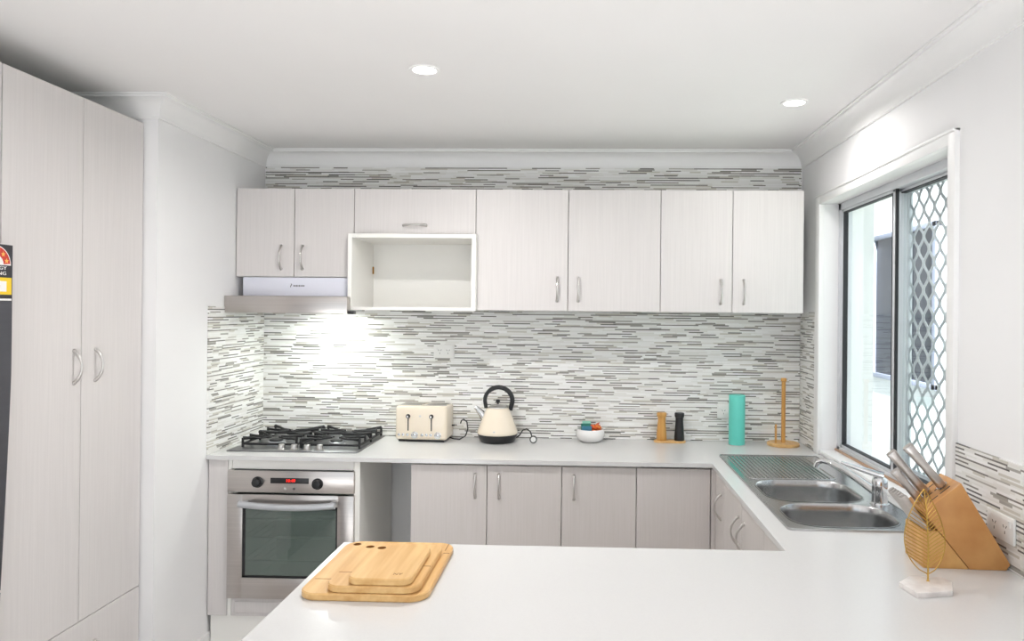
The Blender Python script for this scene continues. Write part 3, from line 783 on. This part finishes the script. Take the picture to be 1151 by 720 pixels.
part('feet', MB().box(XA+.06,-1.86,FY0+.03,FY0+.08,0,.031).box(XA+.06,-1.86,FY1-.08,FY1-.03,0,.031), M['black'], fr, world=True)
def fx(z): return FX-.030*max(0,(1.40-z)/.75)**1.2 if z < 1.40 else FX
def fdoor(z0,z1,n=8):
    pr = [(-1.826,z0),]
    pr += [(fx(z0+(z1-z0)*k/n), z0+(z1-z0)*k/n) for k in range(n+1)] + [(-1.826,z1)]
    return MB().prism(pr,'y',FY0,FY1)
fd = part('door', fdoor(.72,1.768), M['fridge'], fr, world=True)
fz = part('freezer_door', fdoor(.06,.712), M['fridge'], fr, world=True)
m = MB(); m.tube([(FX,1.50,1.05),(FX+.035,1.50,1.07),(FX+.035,1.50,1.55),(FX,1.50,1.57)], .010, 10)
part('handle', m, M['nickel'], fd, world=True)
# energy label on the door
ex = FX+.0008; ly0, ly1 = 2.055, 2.181; lyc = (ly0+ly1)/2
lb = part('energy_label', MB().box(FX,ex,ly0,ly1,1.598,1.766), M['labelk'], fr, 'energy rating sticker', world=True)
def arc(r0,r1,a0,a1,mt,nm,zc=1.712,lift=.0006,n=16):
    m = MB(); poly = []
    for k in range(n+1): a = math.radians(a0+(a1-a0)*k/n); poly.append((lyc+r1*math.cos(a), zc+r1*math.sin(a)))
    if r0 > 0:
        for k in range(n,-1,-1): a = math.radians(a0+(a1-a0)*k/n); poly.append((lyc+r0*math.cos(a), zc+r0*math.sin(a)))
    m.prism(poly,'x',ex,ex+lift); return part(nm, m, mt, lb, world=True)
arc(0,.058,0,180,M['paperw'],'white_arc',zc=1.706,lift=.0005); arc(.030,.055,5,175,M['red'],'red_arc',zc=1.706,lift=.0009)
m = MB()
for a in (18,50,82,114,146,168):
    cy, cz = lyc+.0425*math.cos(math.radians(a)), 1.706+.0425*math.sin(math.radians(a))
    q = [(cy+(.0085 if k%2==0 else .0038)*math.sin(k*PI/5), cz+(.0085 if k%2==0 else .0038)*math.cos(k*PI/5)) for k in range(10)]
    m.prism(q,'x',ex+.0008,ex+.0013)
part('stars', m, M['star'], lb, world=True)
m = MB(); add_text(m,'ENERGY',.0150, Matrix.Translation((ex+.0007,lyc,1.697)) @ FACE_PX @ Matrix.Diagonal((1.5,1,1,1))); add_text(m,'RATING',.0150, Matrix.Translation((ex+.0007,lyc,1.681)) @ FACE_PX @ Matrix.Diagonal((1.5,1,1,1)))
part('lettering', m, M['paperw'], lb, world=True)
part('yellow_panel', MB().box(ex,ex+.0006,ly0+.002,ly1-.002,1.618,1.669), M['yellow'], lb, world=True)
part('value_box', MB().box(ex+.0005,ex+.0010,ly0+.020,ly1-.022,1.627,1.658), M['paperw'], lb, world=True)
m = MB(); q = [(lyc+.012+(.006 if k%2==0 else .0025)*math.sin(k*PI/5), 1.6425+(.006 if k%2==0 else .0025)*math.cos(k*PI/5)) for k in range(10)]
m.prism(q,'x',ex+.0008,ex+.0014); part('rating_star', m, M['red'], lb, world=True)
part('footer_strip', MB().box(ex,ex+.0006,ly0+.002,ly1-.002,1.600,1.606), M['paperw'], lb, world=True)

# ------------------------------------------------------------------ chopping boards
def board(label, x0,x1,y0,y1,z, hole, r, lines, groove):
    c = ((x0+x1)/2,(y0+y1)/2,z); T = .0175
    o = thing('chopping_board', label, 'chopping board', c, group='bamboo chopping boards stacked on the peninsula')
    out = rrect(x0,x1,y0,y1,r,8)
    m = MB(); e = .003
    ins = rrect(x0+e,x1-e,y0+e,y1-e,r-e,8)
    m.plate(ins,[circle(hole[0],hole[1],.0115)],z,z+T)
    m.loft([[(p[0],p[1],z) for p in ins],[(p[0],p[1],z+e) for p in out],[(p[0],p[1],z+T-e) for p in out],[(p[0],p[1],z+T) for p in ins]])
    b = part('board', m, M['bamboo'], o, world=True)
    hm = MB(); hm.lathe([(.0113,-.0005),(.0113,T-.001)], (hole[0],hole[1],z), 20)
    b2 = MB(); n = 20
    b2.loft([[(hole[0]+.0114*math.cos(2*PI*k/n),hole[1]+.0114*math.sin(2*PI*k/n),z+h) for k in range(n)] for h in (.001,T-.0005)])
    b2.loft([[(hole[0]+.0114*math.cos(2*PI*k/n),hole[1]+.0114*math.sin(2*PI*k/n),z+.001) for k in range(n)],[(hole[0]+.001*math.cos(2*PI*k/n),hole[1]+.001*math.sin(2*PI*k/n),z+.001) for k in range(n)]], cap1=True)
    part('finger_hole', b2, M['bambood'], b, 'dark finger hole', world=True)
    if lines:
        g = MB()
        for (xa,xb,ya,yb) in lines: g.box(xa,xb,ya,yb,z+T-.0004,z+T+.0003)
        part('joint_line', g, M['bambood'], b, world=True)
    return o
board('largest bamboo chopping board at the bottom of the stack', -.671,-.363,1.706,2.102,CT,(-.638,2.072),.045,[(-.3815,-.3790,2.03,2.09),(-.3815,-.3645,2.008,2.012),(-.66,-.61,1.80,1.8025)],True)
board('middle-sized bamboo chopping board in the middle of the stack', -.606,-.383,1.709,2.030,CT+.0178,(-.580,1.998),.035,[(-.401,-.384,1.853,1.857),(-.600,-.560,1.80,1.803)],True)
bt = board('smallest bamboo chopping board on top of the stack', -.555,-.402,1.712,1.962,CT+.0356,(-.531,1.936),.028,[],False)
m = MB(); add_text(m,'NY',.016, Matrix.Translation((-.440,1.745,CT+.0356+.0177)))
part('branded_mark', m, M['bambood'], bt, 'small burnt-in lettering', world=True)

# ------------------------------------------------------------------ knife block
KB = (.921,2.022,CT); KR = math.radians(-2.5); KD = .128
kb = thing('knife_block', 'slanted bamboo knife block against the right wall', 'knife block', KB, KR)
mainp = [(.121,0),(.0,.150),(.097,.232),(.226,.016),(.216,0)]
part('block', MB().prism(mainp,'y',0,KD,.002), M['bamboob'], kb)
part('foot', MB().prism([(0,0),(.1195,0),(.040,.098),(0,.098)],'y',.001,KD-.001,.0015), M['bamboob2'], kb)
m = MB(); ax = Vector((-.64,0,.77)); px_ = Vector((.763,0,.646))
def pr(u,z,y): return (u,y,z)
ed = Vector((.097,0,.082)).normalized()
nn = Vector((-ed.z,0,ed.x))
def slot(mb,s0,s1,y0,y1,base=(.0,.150)):
    a = Vector((base[0],0,base[1]))+ed*s0; b = Vector((base[0],0,base[1]))+ed*s1; c = b+nn*.0006; d_ = a+nn*.0006
    mb.prism([(a.x,a.z),(b.x,b.z),(c.x,c.z),(d_.x,d_.z)],'y',y0,y1)
for s0,y0 in ((.028,.025),(.028,.060),(.070,.025),(.070,.060),(.070,.098)): slot(m,s0,s0+.034,y0,y0+.004)
for k in range(6): m.box(.006,.030,.014+k*.018,.018+k*.018,.0978,.0986)
part('knife_slots', m, M['slot'], kb)
R = Matrix.Translation(KB) @ Matrix.Rotation(KR,4,'Z')
def knife(label, s, y, L, w, t, base=(.0,.150), d=None, grp='large knives in the block'):
    d = (d or Vector((-.655,0,.755))).normalized()
    p = Vector((base[0],y,base[1]))+ed*s
    wloc = R @ p
    o = thing('kitchen_knife', label, 'knife', wloc, KR, grp)
    side = Vector((-d.z,0,d.x)); side = Vector((d.z,0,-d.x))
    def ring(q,ww,tt): return [tuple(d*q+side*(ww*math.cos(a))+Vector((0,1,0))*(tt*math.sin(a))) for a in [2*PI*k/16 for k in range(16)]]
    def sring(q,ww,tt):
        out = []
        for k in range(20):
            a = 2*PI*k/20; c,s_ = math.cos(a),math.sin(a)
            out.append(tuple(d*q+side*(ww*math.copysign(abs(c)**.6,c))+Vector((0,1,0))*(tt*math.copysign(abs(s_)**.6,s_))))
        return out
    m = MB(); m.loft([sring(.006,w*.8,t*.8),sring(.012,w,t),sring(L*.5,w*.86,t),sring(L*.85,w*1.0,t),sring(L-.004,w*1.12,t*1.02),sring(L,w*1.05,t*.92)],True,True)
    part('handle', m, M['steel'], o)
    m = MB(); m.loft([sring(-.002,w*1.15,t*.5),sring(.010,w*1.2,t*.9)],True,True)
    part('bolster', m, M['chrome'], o)
    m = MB(); a = side*(w*1.0)
    m.loft([[tuple(a+Vector((0,.001,0))),tuple(-a+Vector((0,.001,0))),tuple(-a+Vector((0,-.001,0))),tuple(a+Vector((0,-.001,0)))],[tuple(v-d*.10) for v in (a*.3+Vector((0,.0005,0)),-a+Vector((0,.0005,0)),-a+Vector((0,-.0005,0)),a*.3+Vector((0,-.0005,0)))]],True,True)
    part('blade', m, M['chrome'], o)
knife('tall steel kitchen knife handle at the right end of the knife block', .090, .040, .150, .0130, .0120)
knife('tall steel kitchen knife handle leaning left, second from the right in the block', .050, .075, .152, .0130, .0120)
knife('shorter steel kitchen knife handle lowest of the large knives in the block', .022, .060, .112, .0115, .0105)
stk = None
def tree_copy(o):
    c = o.copy(); col.objects.link(c)
    for ch in o.children:
        k = ch.copy(); col.objects.link(k); k.parent = c
    return c
for k in range(6):
    y = .016+k*.018; wloc = R @ Vector((.018,y,.098))
    lab = ['nearest','second','third','fourth','fifth','farthest'][k]+' slim steak knife handle, in the front row of the block'
    lab = {0:'steak knife nearest the camera in the low front row of the block',1:'second steak knife from the camera in the low front row',2:'third steak knife from the camera in the low front row',3:'fourth steak knife from the camera in the low front row',4:'fifth steak knife from the camera in the low front row',5:'steak knife farthest from the camera in the low front row'}[k]
    if stk is None:
        stk = thing('steak_knife', lab, 'knife', wloc, KR, 'steak knives in the front row'); d = Vector((-.60,0,.80)).normalized(); side = Vector((d.z,0,-d.x))
        def sr(q,ww,tt): return [tuple(d*q+side*(ww*math.cos(2*PI*j/14))+Vector((0,1,0))*(tt*math.sin(2*PI*j/14))) for j in range(14)]
        m = MB(); m.loft([sr(.002,.007,.0045),sr(.02,.0085,.0055),sr(.07,.0085,.006),sr(.105,.0105,.0065),sr(.112,.009,.005)],True,True)
        part('handle', m, M['steel'], stk)
        m = MB(); m.loft([sr(-.055,.003,.0006),sr(.004,.007,.0008)],True,True)
        part('blade', m, M['chrome'], stk)
    else:
        o = tree_copy(stk); o.location = wloc; o['label'] = lab

# ------------------------------------------------------------------ gold leaf ornament
lf = thing('leaf_ornament', 'gold wire leaf ornament on a white marble base before the knife block', 'ornament', (.872,1.868,CT))
hexp = [(-.076,.010),(-.030,.056),(.046,.050),(.060,.020),(.030,-.044),(-.064,-.064)]
part('base', MB().prism(hexp,'z',0,.013,.001), M['marble'], lf)
part('stem', MB().tube([(0,.02,.013),(0,.02,.016),(0,.02,.10),(-.004,.022,.19),(-.010,.024,.243)], [.0045,.0024,.0022,.0018,.0012], 8), M['gold'], lf)
def leafpt(side, t):        # outline of one half, t 0..1 from the stem foot to the tip
    wv = .049*math.sin(PI*min(1,t**.72))**.85
    z = .030+.213*t
    cx = -.010*t*t
    return Vector((cx+side*wv, .020+.004*t+(.020 if side<0 else .012)*wv/.049, z))
for side in (-1,1):
    m = MB()
    m.tube([leafpt(side,k/24) for k in range(25)], .0014, 6)
    for k in range(1,19):
        t0 = .03+k*.043; t1 = min(.97, t0+.12)
        a = Vector((-.010*t0*t0,.020+.004*t0,.030+.213*t0)); b = leafpt(side,t1)
        m.tube([a, a.lerp(b,.5)+Vector((0,.002,0)), b], .0012, 5)
    part('leaf_half', m, M['gold'], lf)

# ------------------------------------------------------------------ downlights
def downlight(label, x, y, power):
    o = thing('ceiling_downlight', label, 'light', (x,y,ZC), group='recessed ceiling downlights')
    m = MB(); n = 36
    rings = []
    for r,z in ((.055,0),(.054,-.004),(.044,-.005),(.040,-.002),(.040,-.0005),(.055,0)):
        rings.append([(r*math.cos(2*PI*k/n),r*math.sin(2*PI*k/n),z) for k in range(n)])
    m.loft(rings); part('trim_ring', m, M['trim'], o)
    part('lens', MB().lathe([(.0395,-.0035),(.0395,-.0006)], seg=32), M['lamp'], o, 'glowing lens')
    l = bpy.data.lights.new('downlight_beam','AREA'); l.shape = 'DISK'; l.size = .075; l.energy = power; l.color = DLC; l.spread = math.radians(165)
    lo = bpy.data.objects.new('downlight_beam', l); col.objects.link(lo); lo.parent = o; lo.location = (0,0,-.009)
DLC = (1.0,.985,.97)
downlight('glowing round downlight in the ceiling left of centre', -.58, 2.610, 13.5)
downlight('glowing round downlight in the ceiling near the window', .845, 3.022, 3.5)
downlight('ceiling downlight over the peninsula', .40, .9, 1.2)
downlight('ceiling downlight over the walkway by the fridge', -1.0, .7, 1.2)
l = bpy.data.lights.new('hood_beam','AREA'); l.shape = 'DISK'; l.size = .05; l.energy = 3.2; l.color = (.94,1,.95)
lo = bpy.data.objects.new('hood_beam', l); col.objects.link(lo); lo.parent = rh; lo.location = Vector((-1.33,3.80,1.565))-rh.location

# ------------------------------------------------------------------ world, camera
w = bpy.data.worlds.new('World'); SC.world = w; w.use_nodes = True
bg = w.node_tree.nodes['Background']; bg.inputs['Color'].default_value = (.84,.93,1.0,1); bg.inputs['Strength'].default_value = 1.3
sl = bpy.data.lights.new('sun','SUN'); sl.energy = 22; sl.angle = .02; sl.color = (.93,.97,1.0)
so = bpy.data.objects.new('sun', sl); col.objects.link(so)
so.rotation_euler = Vector((.22,1,-.75)).to_track_quat('-Z','Y').to_euler(); so.location = (-1,-8,8)  # sun added, aimed through the rear opening so floor bounce fills the room

f, cx, cy, roll, yaw, pitch = 827.6165, 629.7374, 348.4439, .0096, .0331, .0017
cam = bpy.data.cameras.new('Camera'); co = bpy.data.objects.new('Camera', cam); col.objects.link(co)
fw = Vector((-math.sin(yaw)*math.cos(pitch), math.cos(yaw)*math.cos(pitch), math.sin(pitch)))
r0 = Vector((math.cos(yaw), math.sin(yaw), 0)); u0 = r0.cross(fw)
rt = r0*math.cos(roll)+u0*math.sin(roll); up = u0*math.cos(roll)-r0*math.sin(roll)
mx = Matrix((rt, up, -fw)).transposed().to_4x4(); mx.translation = (0,0,1.5834)
co.matrix_world = mx
cam.sensor_width = 36; cam.sensor_fit = 'HORIZONTAL'; cam.lens = f/1151*36
cam.shift_x = (575.5-cx)/1151; cam.shift_y = (cy-360)/1151; cam.clip_start = .05
SC.camera = co
vs = SC.view_settings
vs.view_transform = 'Standard'; vs.look = 'None'; vs.gamma = 1; vs.use_curve_mapping = False; vs.exposure = 0.17
